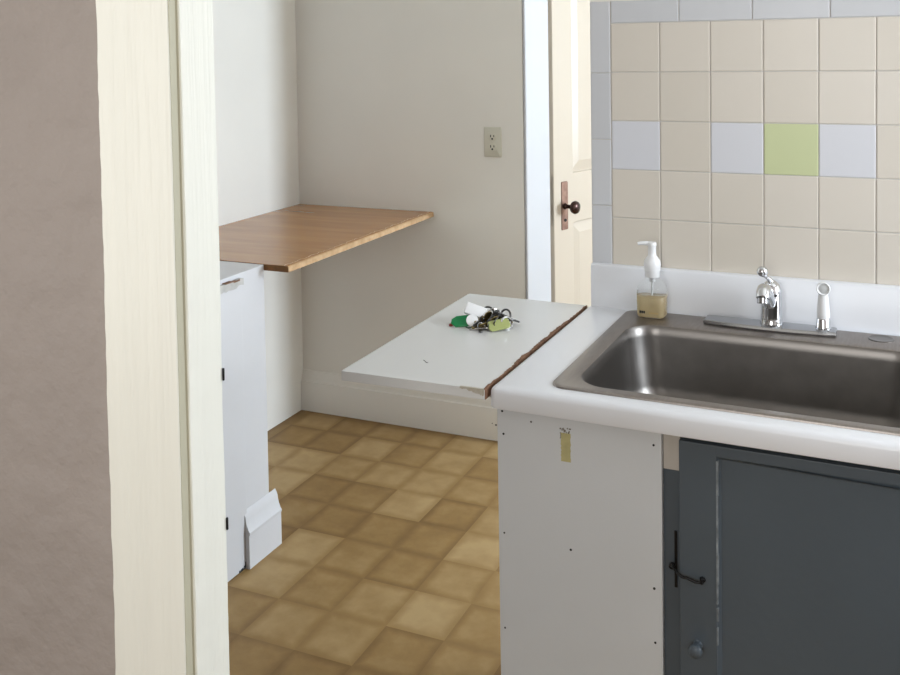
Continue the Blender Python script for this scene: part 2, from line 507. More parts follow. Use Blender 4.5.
# casing: outer strip and wide flat board, subdivided so the painted edges wander a little
def wavy_board(bm, x0, x1, y0, y1, z0, z1, amp, seed, n=140, both=True):
    rnd = random.Random(seed)
    rows = []
    pa = pb = 0
    for i in range(n + 1):
        pa = pa * .75 + rnd.uniform(-amp, amp); pb = pb * .75 + rnd.uniform(-amp, amp)
        z = z0 + (z1 - z0) * i / n
        xa, xb = x0 + pa, x1 + (pb if both else 0)
        b = .0007
        rows.append([bm.verts.new(p) for p in ((xa, y1, z), (xa, y0 + b, z), (xa + b, y0, z), (xb - b, y0, z), (xb, y0 + b, z), (xb, y1, z))])
    for A, B in zip(rows, rows[1:]):
        for k in range(5):
            bm.faces.new((A[k], A[k + 1], B[k + 1], B[k]))
    bm.faces.new(rows[0][::-1]); bm.faces.new(rows[-1])
wavy_board(bm, -.2345, -.203, -1.2492, -1.236, 0, 2.215, .0010, 3)
wavy_board(bm, -.2050, -.1275, -1.2500, -1.236, 0, 2.10, .0002, 5)
bx(bm, -.2035, .825, -1.2500, -1.236, 2.10, 2.215, .002)
bx(bm, .7415, .825, -1.2500, -1.236, 0, 2.10, .002)
struct('trim_2', bm, TRIM)
bm = bmesh.new()
bx(bm, XJ - .02, XJ - .0045, -1.2358, -1.179, 0, 2.10, .002); bx(bm, .72, .74, -1.2365, -1.179, 0, 2.10, .002); bx(bm, XJ, .72, -1.2365, -1.179, 2.08, 2.10, .002)
wavy_board(bm, XJ - .006, XJ - .0012, -1.2365, -1.176, 0, 2.08, .00035, 11)
jamb = struct('trim_3', bm, TRIM)
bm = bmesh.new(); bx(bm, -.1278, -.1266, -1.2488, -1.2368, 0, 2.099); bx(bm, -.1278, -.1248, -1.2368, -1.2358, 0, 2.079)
q_ = obj('casing_quirk', bm, REVEAL, jamb); q_['label'] = 'yellowed groove between casing and jamb, shade painted in'
for zc_ in (1.106, .9215):
    bm = bmesh.new(); lathe(bm, [(.0011, -.0075), (.0015, -.0068), (.0015, .0068), (.0011, .0075)], (XJ + .0005, -1.1755, zc_), (0, 0, 1), 12)
    obj('hinge_knuckle', bm, BLACK, jamb, smooth=True)

# baseboard of the back wall
bm = bmesh.new()
def profile_run(bm, prof, p_from, p_to, n_out):
    """prof (out, z) swept straight from p_from to p_to"""
    a, b = Vector(p_from), Vector(p_to); n = Vector(n_out)
    A = [bm.verts.new(a + n * o + Vector((0, 0, z))) for o, z in prof]; B = [bm.verts.new(b + n * o + Vector((0, 0, z))) for o, z in prof]
    k = len(prof)
    for i in range(k):
        bm.faces.new((A[i], A[(i + 1) % k], B[(i + 1) % k], B[i]))
    bm.faces.new(A[::-1]); bm.faces.new(B)
PB = [(-.0005, 0), (.020, 0), (.020, .119), (.0185, .1235), (.014, .126), (.012, .131), (.012, .138), (.009, .150), (.005, .158), (.0035, .166), (-.0005, .168)]
profile_run(bm, PB, (XL + .001, YB, 0), (-.6245, YB, 0), (0, -1, 0))
bb = struct('baseboard_back', bm, PAINT, smooth=True, angle=25)
for hx, hz, r in ((-.742, .062, .0035), (-.757, .066, .0018)):
    bm = bmesh.new(); lathe(bm, [(r, 0), (r, .0012), (0, .0014)], (hx, YB - .0198, hz), (0, -1, 0), 12); obj('nail_hole', bm, DARK, bb)

# stub wall at the left with its own cap and baseboard
XS = -1.085
bm = bmesh.new()
bx(bm, XL + .0005, XS, -.30, .287, 0, .8605, .002)
stub = struct('wall_stub', bm, STUBP)
bm = bmesh.new(); bx(bm, XS - .001, XS + .005, -.30, .168, 0.002, .846, .0015); obj('side_board', bm, STUBP, stub)
bm = bmesh.new()
rnd = random.Random(4)
top = []; bot = []
ys = [-.30 + i * (.468 / 40) for i in range(41)]
for y in ys:
    bot.append((y, .826 + rnd.uniform(-.002, .002) + (.004 if y > .14 else 0))); top.append((y, .848 + rnd.uniform(-.0012, .0012)))
vs = [[bm.verts.new((xx, y, z)) for y, z in pts] for xx in (XS + .004, XS + .013) for pts in (bot, top)]
for i in range(40):
    a, b, c_, d_ = vs
    bm.faces.new((c_[i], c_[i + 1], d_[i + 1], d_[i])); bm.faces.new((b[i], d_[i], d_[i + 1], b[i + 1])); bm.faces.new((a[i], a[i + 1], c_[i + 1], c_[i])); bm.faces.new((a[i], b[i], b[i + 1], a[i + 1]))
for q in (0, 40):
    bm.faces.new((vs[0][q], vs[2][q], vs[3][q], vs[1][q]))
lath = obj('broken_lath', bm, LATH, stub); lath['label'] = 'broken grey edging strip'
bm = bmesh.new(); bx(bm, XS - .004, XS + .0145, .085, .118, .8465, .8495, .0008); bx(bm, XS + .006, XS + .0138, .120, .150, .843, .8485, .0008)
o = obj('bare_wood_break', bm, CORE, stub); o['label'] = 'bare brown broken wood'
bm = bmesh.new()
PS = [(-.0005, 0), (.020, 0), (.020, .098), (.0225, .101), (.0225, .107), (.018, .113), (.0125, .127), (.0095, .140), (.0085, .150), (.004, .160), (.001, .166), (-.0005, .167)]
profile_run(bm, PS, (XS + .0, .155, 0), (XS + .0, .318, 0), (1, 0, 0))
struct('baseboard_stub', bm, STUBP, smooth=True, angle=25)
bm = bmesh.new()
for k in range(7):
    yy = .125 + .007 * k + random.uniform(-.002, .002)
    bx(bm, XS + .0045, XS + .0065, yy, yy + random.uniform(.004, .009), .002, random.uniform(.006, .028 if k == 4 else .014))
o = obj('dark_scuff', bm, SOOT, stub)

# ------------------------------------------------------------------ wooden shelf
sh = thing('corner_shelf', (-1.3, .8, .843), 'orange-brown wooden shelf board in the back left corner, its raw edge chipped', 'shelf')
bm = bmesh.new(); bx(bm, XL + .0008, -1.004, .289, YB - .001, .843, .862, .0006, 1); obj('board', bm, WOOD, sh)
bm = bmesh.new(); rnd = random.Random(9)
n = 150; R = []
p = 0
for i in range(n + 1):
    y = .2888 + (YB - .001 - .2888) * i / n
    p = p * .6 + rnd.uniform(-.0022, .0022)
    wdt = max(.002, .010 + 2.0 * p)
    R.append([bm.verts.new(v) for v in ((-1.0045, y, .8428), (-.9985 + rnd.uniform(-.0006, .0006), y, .8432), (-.9985 + rnd.uniform(-.0006, .0006), y, .8600), (-1.0045 - wdt, y, .8623), (-1.0045 - wdt, y, .8615))])
for A, B in zip(R, R[1:]):
    for k in range(5):
        bm.faces.new((A[k], A[(k + 1) % 5], B[(k + 1) % 5], B[k]))
bm.faces.new(R[0][::-1]); bm.faces.new(R[-1])
o = obj('raw_edge', bm, WOODE, sh); o['label'] = 'chipped pale raw edge'
bm = bmesh.new(); bx(bm, -1.30, -1.0, .2872, .2892, .8432, .8612); o = obj('end_grain', bm, WOODD, sh); o['label'] = 'dark brown front edge'

# ------------------------------------------------------------------ outlet
XO, ZO = -.746, 1.141
ou = thing('wall_outlet', (XO, YB, ZO - .057), 'ivory duplex outlet on the back wall left of the door', 'outlet')
def xz(pts, y):
    return [(p_[0], y, p_[1]) for p_ in pts]
bm = bmesh.new(); loft(bm, [xz(rr(XO - .035, XO + .035, ZO - .057, ZO + .057, .003, 4), YB - .0002), xz(rr(XO - .035, XO + .035, ZO - .057, ZO + .057, .003, 4), YB - .003), xz(rr(XO - .0315, XO + .0315, ZO - .0535, ZO + .0535, .003, 4), YB - .0055)])
obj('cover_plate', bm, IVORY, ou, smooth=True)
for dz in (.0195, -.0195):
    bm = bmesh.new(); z0 = ZO + dz
    pts = []
    for i in range(40):
        a = 2 * math.pi * i / 40
        pts.append((XO + .0168 * math.cos(a), z0 + max(-.0142, min(.0142, .0168 * math.sin(a)))))
    loft(bm, [xz(pts, YB - .005), xz(pts, YB - .0075), xz([(XO + (q[0] - XO) * .94, z0 + (q[1] - z0) * .94) for q in pts], YB - .008)])
    re = obj('receptacle', bm, IVORY, ou, smooth=True)
    bm = bmesh.new()
    bx(bm, XO - .0084, XO - .0050, YB - .0084, YB - .0075, z0 - .001, z0 + .0085); bx(bm, XO + .0050, XO + .0084, YB - .0084, YB - .0075, z0 - .0002, z0 + .0078)
    lathe(bm, [(.0038, 0), (.0038, .0009), (0, .0009)], (XO, YB - .0075, z0 - .0068), (0, -1, 0), 14)
    obj('slots', bm, DARK, re)
bm = bmesh.new(); lathe(bm, [(.0032, 0), (.003, .0012), (0, .0016)], (XO, YB - .005, ZO), (0, -1, 0), 14); obj('screw', bm, IVORY, ou, smooth=True)

# ------------------------------------------------------------------ sink base cabinet
ZC, YF = .914, -.5892
cab = thing('sink_cabinet', (.7, -.3, 0), 'slate grey sink base cabinet with a white end panel, under the white counter', 'cabinet')
bm = bmesh.new(); bx(bm, -.007, .2805, -.563, -.551, 0.001, ZC - .0385, .0008)
ep = obj('end_panel', bm, PANEL, cab); ep['label'] = 'white painted plywood panel with nail heads'
bm = bmesh.new(); bx(bm, -.006, .006, -.551, -.022, .001, ZC - .0385); bx(bm, 1.384, 1.40, -.545, -.022, .001, ZC - .0385); bx(bm, .006, 1.384, -.54, -.022, .08, .10); bx(bm, .2805, 1.384, -.50, -.485, .001, .08)
obj('carcass', bm, PANEL, cab)
bm = bmesh.new(); bx(bm, .2812, .3085, -.552, -.530, .001, .8055); bx(bm, 1.30, 1.384, -.552, -.530, .001, .862); bx(bm, .3085, 1.30, -.552, -.53, .001, .09); bx(bm, .83, .87, -.552, -.53, .09, .862); bx(bm, .3085, 1.384, -.5515, -.531, .850, .8745)
obj('face_frame', bm, SLATE, cab)
bm = bmesh.new(); bx(bm, .2812, .3085, -.5525, -.530, .8058, .8745, .0005); o = obj('filler_block', bm, RAWW, cab); o['label'] = 'pale unpainted wood block'
for xx, zz_, r in ((.0025, .864, .0020), (.0045, .824, .0020), (.0560, .853, .0017), (.2678, .846, .0020), (.0035, .648, .0017), (.1249, .6427, .0021), (.2672, .6073, .0022), (.2682, .5167, .0020), (.0025, .4777, .0018)):
    bm = bmesh.new(); lathe(bm, [(r, 0), (r, .0008), (0, .0010)], (xx, -.5628, zz_), (0, -1, 0), 12); obj('nail', bm, DARK if r > .0018 else KEYD, ep)
bm = bmesh.new(); rnd = random.Random(21); R = []
for i in range(25):
    z = .7935 + .049 * i / 24
    a = .1095 + rnd.uniform(-.0007, .0007); b_ = .1265 + rnd.uniform(-.0007, .0007)
    R.append([bm.verts.new(v) for v in ((a, -.5628, z), (a, -.5634, z), (b_, -.5634, z), (b_, -.5628, z))])
for A, B in zip(R, R[1:]):
    for k in range(3):
        bm.faces.new((A[k], A[k + 1], B[k + 1], B[k]))
bm.faces.new(R[0][::-1]); bm.faces.new(R[-1])
o = obj('tape_residue', bm, TAPE, ep); o['label'] = 'yellowed strip of old tape'
bm = bmesh.new()
for k in range(16):
    a = rnd.uniform(.1075, .1265); z = .846 + rnd.uniform(-.004, .005); r = rnd.uniform(.0007, .0018)
    lathe(bm, [(r, 0), (r, .0006), (0, .0009)], (a, -.5629, z), (0, -1, 0), 9)
for k in range(6):
    lathe(bm, [(.0009, 0), (.0009, .0006), (0, .0009)], (.1090 + rnd.uniform(-.0006, .0006), -.5629, .842 - .0018 * k), (0, -1, 0), 9)
obj('torn_paint_spot', bm, mat('grey_brown_scuff', (.20, .18, .15), .8), ep)


def cab_door(x0, x1, knob_left):
    bm = bmesh.new(); ya, yb_ = -.568, -.5526
    z0, z1 = .095, .8625
    st = .0595
    bx(bm, x0, x0 + st, ya, yb_, z0, z1, .0012); bx(bm, x1 - st, x1, ya, yb_, z0, z1, .0012)
    bx(bm, x0 + st - .001, x1 - st + .001, ya, yb_, z0, z0 + st, .0012); bx(bm, x0 + st - .001, x1 - st + .001, ya, yb_, z1 - .018, z1, .0012)
    bx(bm, x0 + st - .002, x1 - st + .002, ya + .0085, yb_ - .001, z0 + st - .002, z1 - .016)
    # sloped sticking round the panel
    o_ = [(x0 + st, z0 + st), (x1 - st, z0 + st), (x1 - st, z1 - .026), (x0 + st, z1 - .018)]
    i_ = [(x0 + st + .006, z0 + st + .006), (x1 - st - .006, z0 + st + .006), (x1 - st - .006, z1 - .024), (x0 + st + .006, z1 - .024)]
    A = [bm.verts.new((x, ya + .002, z)) for x, z in o_]; B = [bm.verts.new((x, ya + .0087, z)) for x, z in i_]
    for k in range(4):
        bm.faces.new((A[k], A[(k + 1) % 4], B[(k + 1) % 4], B[k]))
    d = obj('door', bm, SLATE, cab)
    bm = bmesh.new(); kx = x0 + .0285 if knob_left else x1 - .0285
    lathe(bm, [(.008, 0), (.006, .004), (.006, .010), (.0098, .014), (.0112, .019), (.0098, .023), (.005, .0255), (0, .026)], (kx, ya, .5335), (0, -1, 0), 24)
    obj('knob', bm, SLATE, d, smooth=True, angle=60)
    return d
d1 = cab_door(.3095, .838, True)
cab_door(.8625, 1.392, False)
rnd = random.Random(2); bm = bmesh.new()
z = .838; segs = []
while z > .55:
    h = rnd.uniform(.004, .05)
    wd = rnd.uniform(.0022, .0034)
    bx(bm, .3680 , .3680 + wd, -.5686, -.560, max(z - h, .54), z)
    z -= h + rnd.uniform(.0002, .0012 if z > .68 else .02)
o = obj('worn_edge', bm, WORN, d1); o['label'] = 'pale worn edge where the grey paint has rubbed off'
# hook latch
lt = bmesh.new()
bx(lt, .2985, .3030, -.5545, -.5519, .6120, .706, .0006)
hl = obj('latch_plate', lt, BLACK, cab)
bm = bmesh.new()
tube(bm, bez((.2962, -.560, .652), (.300, -.575, .658), (.312, -.578, .640), (.322, -.577, .6445), 10) + [Vector((.336, -.576, .640)), Vector((.345, -.575, .640)), Vector((.3485, -.573, .646))], .0023, 10)
torus(bm, (.2962, -.5615, .6505), .0042, .0017, Matrix.Rotation(math.radians(90), 3, 'X') @ Matrix.Rotation(.5, 3, 'Y'), 20, 8)
obj('hook', bm, BLACK, hl, smooth=True)
bm = bmesh.new(); torus(bm, (.3462, -.5715, .642), .0048, .0017, Matrix.Rotation(math.radians(90), 3, 'Y'), 20, 8)
lathe(bm, [(.005, 0), (.004, .002), (0, .003)], (.3462, -.568, .642), (0, -1, 0), 16)
obj('eye', bm, BLACK, d1, smooth=True)

# ------------------------------------------------------------------ countertop
ct = thing('countertop', (.7, -.3, ZC - .038), 'white laminate countertop with rounded front edge and low backsplash', 'countertop')
bm = bmesh.new()
x0, x1, y0, y1 = -.0005, 1.40, YF - .001, -.003
hx0, hx1, hy0, hy1 = .112, .70, -.537, -.105
zt, zb = ZC, ZC - .038
def wl(inset, z):
    return lv(rr(x0 + inset, x1 - inset, y0 + inset, y1 - inset, .012 - inset * .6, 6), z)
hl_ = rr(hx0, hx1, hy0, hy1, .04, 6)
WLs = [lv(hl_, zb), wl(.004, zb), wl(.0012, zb + .0012), wl(0, zb + .004)]
for k in range(9):
    a_ = math.radians(10 + 80 * k / 8); WLs.append(wl(.012 * (1 - math.cos(a_)), zt - .012 + .012 * math.sin(a_)))
WLs += [lv(hl_, zt), lv(hl_, zb)]
WLs[-3] = wl(.012, zt)
loft(bm, WLs, cap0=False, cap1=False)
bmesh.ops.remove_doubles(bm, verts=bm.verts[:], dist=1e-6)
obj('worktop', bm, LAM, ct, smooth=True, angle=25)
bm = bmesh.new()
PBS = [(0, ZC - .001), (.0185, ZC - .001), (.0185, ZC + .090), (.0165, ZC + .0945), (.012, ZC + .0962), (.001, ZC + .0962), (0, ZC + .0955)]
profile_run(bm, PBS, (.0095, -.0034, 0), (1.40, -.0034, 0), (0, -1, 0))
bsp = obj('backsplash', bm, LAM, ct, smooth=True, angle=30, bevel=.0025)

# ------------------------------------------------------------------ fold-out leaf
lf = thing('counter_leaf', (-.15, -.3, .892), 'white laminate extension leaf projecting left of the sink counter, chipped brown along the joint', 'counter leaf')
LX0, LX1, LY0, LY1, LZ = -.292, -.0045, -.598, -.006, .911
bm = bmesh.new(); prism(bm, [(-.2855, -.607), (LX1, LY0), (LX1, LY1), (-.297, LY1)], LZ - .0185, LZ)
bmesh.ops.bevel(bm, geom=bm.edges[:], offset=.0011, segments=2, affect='EDGES', profile=.5)
obj('board', bm, LAM2, lf)
bm = bmesh.new(); rnd = random.Random(5); R = []; p = 0; n = 120
for i in range(n + 1):
    t = i / n; y = LY0 + .0004 + (LY1 - LY0 - .001) * t
    p = p * .7 + rnd.uniform(-.0016, .0016)
    base = .0012 + .0042 * max(0, math.sin((t - .12) / .75 * math.pi)) if .12 < t < .87 else .0015
    wd = max(.0006, base + p)
    R.append([bm.verts.new(v) for v in ((LX1 - wd, y, LZ - .002), (LX1 - wd, y, LZ + .0006), (LX1 + .0008, y, LZ + .0002), (LX1 + .0008, y, LZ - .0180), (LX1 - .001, y, LZ - .0180))])
for A, B in zip(R, R[1:]):
    for k in range(5):
        bm.faces.new((A[k], A[(k + 1) % 5], B[(k + 1) % 5], B[k]))
bm.faces.new(R[0][::-1]); bm.faces.new(R[-1])
o = obj('broken_edge', bm, CORE, lf); o['label'] = 'brown chipped edge along the joint'
bm = bmesh.new(); R = []
for i in range(40):
    t = i / 39; x = LX1 - .046 + .045 * t; yc = LY0 - .011 * (LX1 - x) / .2835
    dz = .0015 + .012 * t * (0.6 + .4 * rnd.random()) if t > .3 else .002 + .002 * rnd.random()
    R.append([bm.verts.new(v) for v in ((x, yc - .0006, LZ + .0003), (x, yc - .0006, LZ - dz), (x, yc + .002, LZ - dz), (x, yc + .004, LZ + .0003))])
for A, B in zip(R, R[1:]):
    for k in range(4):
        bm.faces.new((A[k], A[(k + 1) % 4], B[(k + 1) % 4], B[k]))
bm.faces.new(R[0][::-1]); bm.faces.new(R[-1])
CHIP = mat('tan_chipped_corner', (0.42, 0.37, 0.28), 0.8, col2=(0.56, 0.54, 0.48), vscale=80)
o = obj('chipped_corner', bm, CHIP, lf); o['label'] = 'tan chipped corner'
bm = bmesh.new(); bx(bm, -.040, -.0075, -.54, -.06, LZ - .0345, LZ - .0186); obj('hinge_cleat', bm, RAWW, lf)
bm = bmesh.new()
tube(bm, [(-.172, -.497, LZ + .0003), (-.168, -.5, LZ + .0003), (-.163, -.506, LZ + .0003), (-.158, -.5075, LZ + .0003)], .0006, 6); obj('scratch', bm, DARK, lf)

# ------------------------------------------------------------------ sink
sk = thing('kitchen_sink', (.4, -.3, ZC), 'brushed stainless steel single bowl sink set into the white counter', 'sink')
bm = bmesh.new()
ox0, ox1, oy0, oy1 = .095, .725, -.554, -.0245
ix0, ix1, iy0, iy1 = .129, .688, -.524, -.124
loops = [lv(rr(ox0, ox1, oy0, oy1, .028), ZC + .0002), lv(rr(ox0 + .001, ox1 - .001, oy0 + .001, oy1 - .001, .027), ZC + .0030), lv(rr(ox0 + .005, ox1 - .005, oy0 + .005, oy1 - .005, .025), ZC + .0042),
         lv(rr(ox0 + .012, ox1 - .012, oy0 + .012, oy1 - .012, .022), ZC + .0032),
         lv(rr(ix0 - .004, ix1 + .004, iy0 - .004, iy1 + .004, .060), ZC + .0028), lv(rr(ix0, ix1, iy0, iy1, .058), ZC + .0012), lv(rr(ix0 + .003, ix1 - .003, iy0 + .003, iy1 - .003, .057), ZC - .004),
         lv(rr(ix0 + .007, ix1 - .007, iy0 + .0045, iy1 - .0045, .055), ZC - .02), lv(rr(ix0 + .016, ix1 - .016, iy0 + .007, iy1 - .007, .055), ZC - .12),
         lv(rr(ix0 + .024, ix1 - .024, iy0 + .014, iy1 - .014, .055), ZC - .145), lv(rr(ix0 + .036, ix1 - .036, iy0 + .028, iy1 - .028, .052), ZC - .160), lv(rr(ix0 + .055, ix1 - .055, iy0 + .05, iy1 - .05, .045), ZC - .166),
         lv(rr(ix0 + .20, ix1 - .20, iy0 + .15, iy1 - .15, .04), ZC - .170)]
RIM = mat('lightened_steel_rim', (0.36, 0.33, 0.31), 0.4, metal=1.0, var=0.15, vscale=30, stretch=(8, 1, 1), rvar=0.05)  # bowl steel lightened, reflected light of the flat rim put into its colour
loft(bm, loops[:6], cap0=False, cap1=False); obj('rim', bm, RIM, sk, smooth=True, angle=50, recalc=False)
bm = bmesh.new(); loft(bm, loops[5:], cap0=False)
obj('bowl', bm, STEEL, sk, smooth=True, angle=50, recalc=False)
bm = bmesh.new(); lathe(bm, [(.045, 0), (.045, .002), (.040, .003), (.036, -.001), (.012, -.001), (.010, .001), (0, .001)], ((ix0 + ix1) / 2, (iy0 + iy1) / 2, ZC - .1702), (0, 0, 1), 36); obj('drain', bm, CHROMED, sk, smooth=True)
bm = bmesh.new(); lathe(bm, [(.0245, 0), (.0245, .0010), (.022, .0018), (.019, .0008), (.010, .0004), (0, .0003)], (.606, -.058, ZC + .0030), (0, 0, 1), 36); obj('hole_cover', bm, STEEL, sk, smooth=True)

# ------------------------------------------------------------------ faucet
fx, fy, zd = .402, -.064, ZC + .0034
fa = thing('faucet', (fx, fy, zd), 'chrome single lever faucet on a long deck plate behind the sink bowl', 'faucet')
def plate_loop(hw, d0, d1, bulge, z, n=20, cxx=.397):
    pts = []
    for i in range(n + 1):
        t = -1 + 2 * i / n; pts.append((cxx + hw * t, fy - d0 - bulge * (1 - t * t), z))
    for i in range(n + 1):
        t = 1 - 2 * i / n; pts.append((cxx + hw * t, fy + d1, z))
    return pts
bm = bmesh.new()
loft(bm, [plate_loop(.127, .016, .022, .010, zd), plate_loop(.1285, .018, .024, .011, zd + .004), plate_loop(.1275, .017, .023, .010, zd + .008), plate_loop(.122, .012, .019, .008, zd + .0105)])
obj('deck_plate', bm, CHROMED, fa, smooth=True, angle=30)
bm = bmesh.new()
lathe(bm, [(.0225, 0), (.0225, .004), (.0216, .007), (.0210, .020), (.0206, .050), (.0206, .058), (.0200, .061), (.0205, .063), (.0195, .072), (.0155, .082), (.008, .0885), (0, .0905)], (fx, fy, zd + .0095), (0, 0, 1), 36)
body = obj('body', bm, CHROME, fa, smooth=True, angle=40)
bm = bmesh.new()
sp_ = bez((fx - .003, fy - .008, zd + .052), (fx - .004, fy - .030, zd + .070), (fx - .005, fy - .052, zd + .0925), (fx - .005, fy - .074, zd + .0945), 12)
tube(bm, sp_ + [Vector((fx - .0052, fy - .085, zd + .092)), Vector((fx - .0054, fy - .091, zd + .083))], [.0140] * 13 + [.0137, .0125], 20)
sp_o = obj('spout', bm, CHROME, fa, smooth=True, angle=50)
bm = bmesh.new(); lathe(bm, [(.0115, 0), (.0115, .013), (.0105, .014), (0, .013)], (fx - .0053, fy - .083, zd + .085), (0, -.25, -1), 24); obj('aerator', bm, CHROMED, sp_o, smooth=True)
bm = bmesh.new()
tube(bm, bez((fx, fy - .002, zd + .094), (fx - .003, fy - .006, zd + .104), (fx - .009, fy - .012, zd + .108), (fx - .013, fy - .018, zd + .114), 8), [.0075, .0062, .0052, .0046, .0043, .0042, .0045, .005, .006], 16)
bmesh.ops.create_uvsphere(bm, u_segments=24, v_segments=14, radius=.0112, matrix=Matrix.Translation((fx - .0145, fy - .022, zd + .1205)))
obj('lever', bm, CHROME, fa, smooth=True, angle=50)
# side sprayer (lifts out of its holder)
sx_, sy_ = .5005, -.060
sr_ = thing('side_sprayer', (sx_, sy_, zd + .0105), 'white side sprayer upright in its chrome holder right of the faucet', 'sprayer')
bm = bmesh.new(); lathe(bm, [(.0150, 0), (.0152, .003), (.0140, .006), (.0132, .018), (.0120, .021), (.0095, .021), (0, .021)], (sx_, sy_, zd + .0100), (0, 0, 1), 28); obj('holder', bm, CHROME, sr_, smooth=True)
bm = bmesh.new(); lathe(bm, [(.0112, 0), (.0122, .004), (.0125, .010), (.0105, .035), (.0088, .052), (.0085, .058), (.006, .062), (0, .0625)], (sx_, sy_, zd + .0300), (0, 0, 1), 28); obj('handle', bm, WPLAS, sr_, smooth=True, angle=60)
bm = bmesh.new(); hd = Vector((.05, -1, .1)).normalized(); hc = (sx_, sy_ + .006, zd + .0900)
lathe(bm, [(.010, -.002), (.0118, 0), (.0132, .010), (.0132, .017), (.0118, .0185), (.0100, .0172), (.0096, .0150)], hc, hd, 30); head = obj('spray_head', bm, WPLAS, sr_, smooth=True, angle=40)
bm = bmesh.new(); lathe(bm, [(.0090, .0150), (.0090, .0158), (.004, .0172), (0, .0172)], hc, hd, 24); obj('nozzle_face', bm, mat('grey_plastic', (.55, .56, .56), .4), head, smooth=True)

# ------------------------------------------------------------------ soap bottle
bx_, by_, bz = .1575, -.063, ZC + .0044
so = thing('soap_dispenser', (bx_, by_, bz), 'clear foaming soap bottle with amber soap and white pump, on the sink rim corner', 'soap dispenser')
def bl(hw, hd_, r, z):
    return lv(rr(bx_ - hw, bx_ + hw, by_ - hd_, by_ + hd_, r, 6), bz + z)
bm = bmesh.new()
loft(bm, [bl(.026, .019, .012, 0), bl(.030, .022, .014, .004), bl(.0305, .0225, .014, .030), bl(.0305, .0225, .014, .058), bl(.029, .0215, .014, .066), bl(.023, .018, .013, .075), bl(.0155, .0145, .0138, .081), bl(.0140, .0140, .0138, .083), bl(.0140, .0140, .0138, .090)])
obj('bottle', bm, CLEARP, so, smooth=True, angle=60)
bm = bmesh.new()
loft(bm, [bl(.0252, .0182, .0115, .0008), bl(.0288, .0208, .013, .0045), bl(.0294, .0214, .013, .030), bl(.0294, .0214, .013, .0440), bl(.029, .0210, .013, .0446)])
obj('liquid_soap', bm, SOAP, so, smooth=True, angle=60)
bm = bmesh.new()
lathe(bm, [(.0150, .0845), (.0156, .086), (.0156, .096), (.0168, .098), (.0168, .1015), (.0172, .104), (.0182, .111), (.0168, .119), (.0125, .1255), (.0092, .130), (.0084, .136), (.0084, .150), (.0092, .1515), (.0092, .157), (.0078, .159), (0, .1595)], (bx_ + .001, by_, bz), (0, 0, 1), 32)
pu = obj('pump', bm, WPLAS, so, smooth=True, angle=50)
bm = bmesh.new(); tube(bm, [(bx_, by_, bz + .1550), (bx_ - .012, by_ - .002, bz + .1560), (bx_ - .022, by_ - .004, bz + .1560), (bx_ - .0285, by_ - .005, bz + .1545)], [.0052, .0046, .0040, .0036], 16); obj('spout', bm, WPLAS, pu, smooth=True)
bm = bmesh.new(); tube(bm, [(bx_ + .001, by_, bz + .086), (bx_ + .001, by_, bz + .074)], .0062, 16); tube(bm, [(bx_ + .001, by_, bz + .075), (bx_ + .001, by_ - .001, bz + .05), (bx_ - .002, by_, bz + .006)], .0022, 10); obj('dip_tube', bm, mat('milky_plastic', (.62, .64, .66), .4), so, smooth=True)
bm = bmesh.new(); rnd = random.Random(31)
for k in range(3):
    bx(bm, bx_ - .0215 + k * .0042, bx_ - .0182 + k * .0042, by_ - .0236, by_ - .0226, bz + .0105, bz + .0150)
    bx(bm, bx_ - .0205 + k * .0042, bx_ - .0192 + k * .0042, by_ - .0236, by_ - .0226, bz + .0095, bz + .0105)
o = obj('dark_print', bm, DARK, so); o['label'] = 'small dark printed mark'
bm = bmesh.new()
for k in range(5):
    bx(bm, bx_ - .001 + k * .0040, bx_ + .0018 + k * .0040, by_ - .0236, by_ - .0226, bz + .0100, bz + .0132)
o = obj('pale_print', bm, mat('tan_print', (.42, .30, .12), .5), so); o['label'] = 'small tan printed mark'

# ------------------------------------------------------------------ bunch of keys
kx, ky, kz = -.155, -.232, LZ + .0006
kb = thing('key_bunch', (kx, ky, kz), 'bunch of keys with white fob, green tag and pale green tag on the white leaf', 'keys')


def key_bm(flip=0):
    """a key lying flat along +x, bow at origin"""
    bm = bmesh.new()
    pts = [(-.011 * math.cos(a) , .0115 * math.sin(a)) for a in [math.radians(-140 + 280 * i / 22) for i in range(23)]]
    ol = pts + [(.0095, .0045), (.036, .0042)]
    teeth = [(.0385, .001), (.0365, -.0012), (.0345, -.003), (.0315, -.0012), (.0285, -.0038), (.0250, -.0016), (.0215, -.0035), (.0180, -.0042), (.0095, -.0045)]
    ol = ol + teeth
    A = [bm.verts.new((x, y, 0)) for x, y in ol]; B = [bm.verts.new((x, y, .0022)) for x, y in ol]
    n_ = len(ol)
    bm.faces.new(A[::-1]); bm.faces.new(B)
    for i in range(n_):
        bm.faces.new((A[i], A[(i + 1) % n_], B[(i + 1) % n_], B[i]))
    return bm


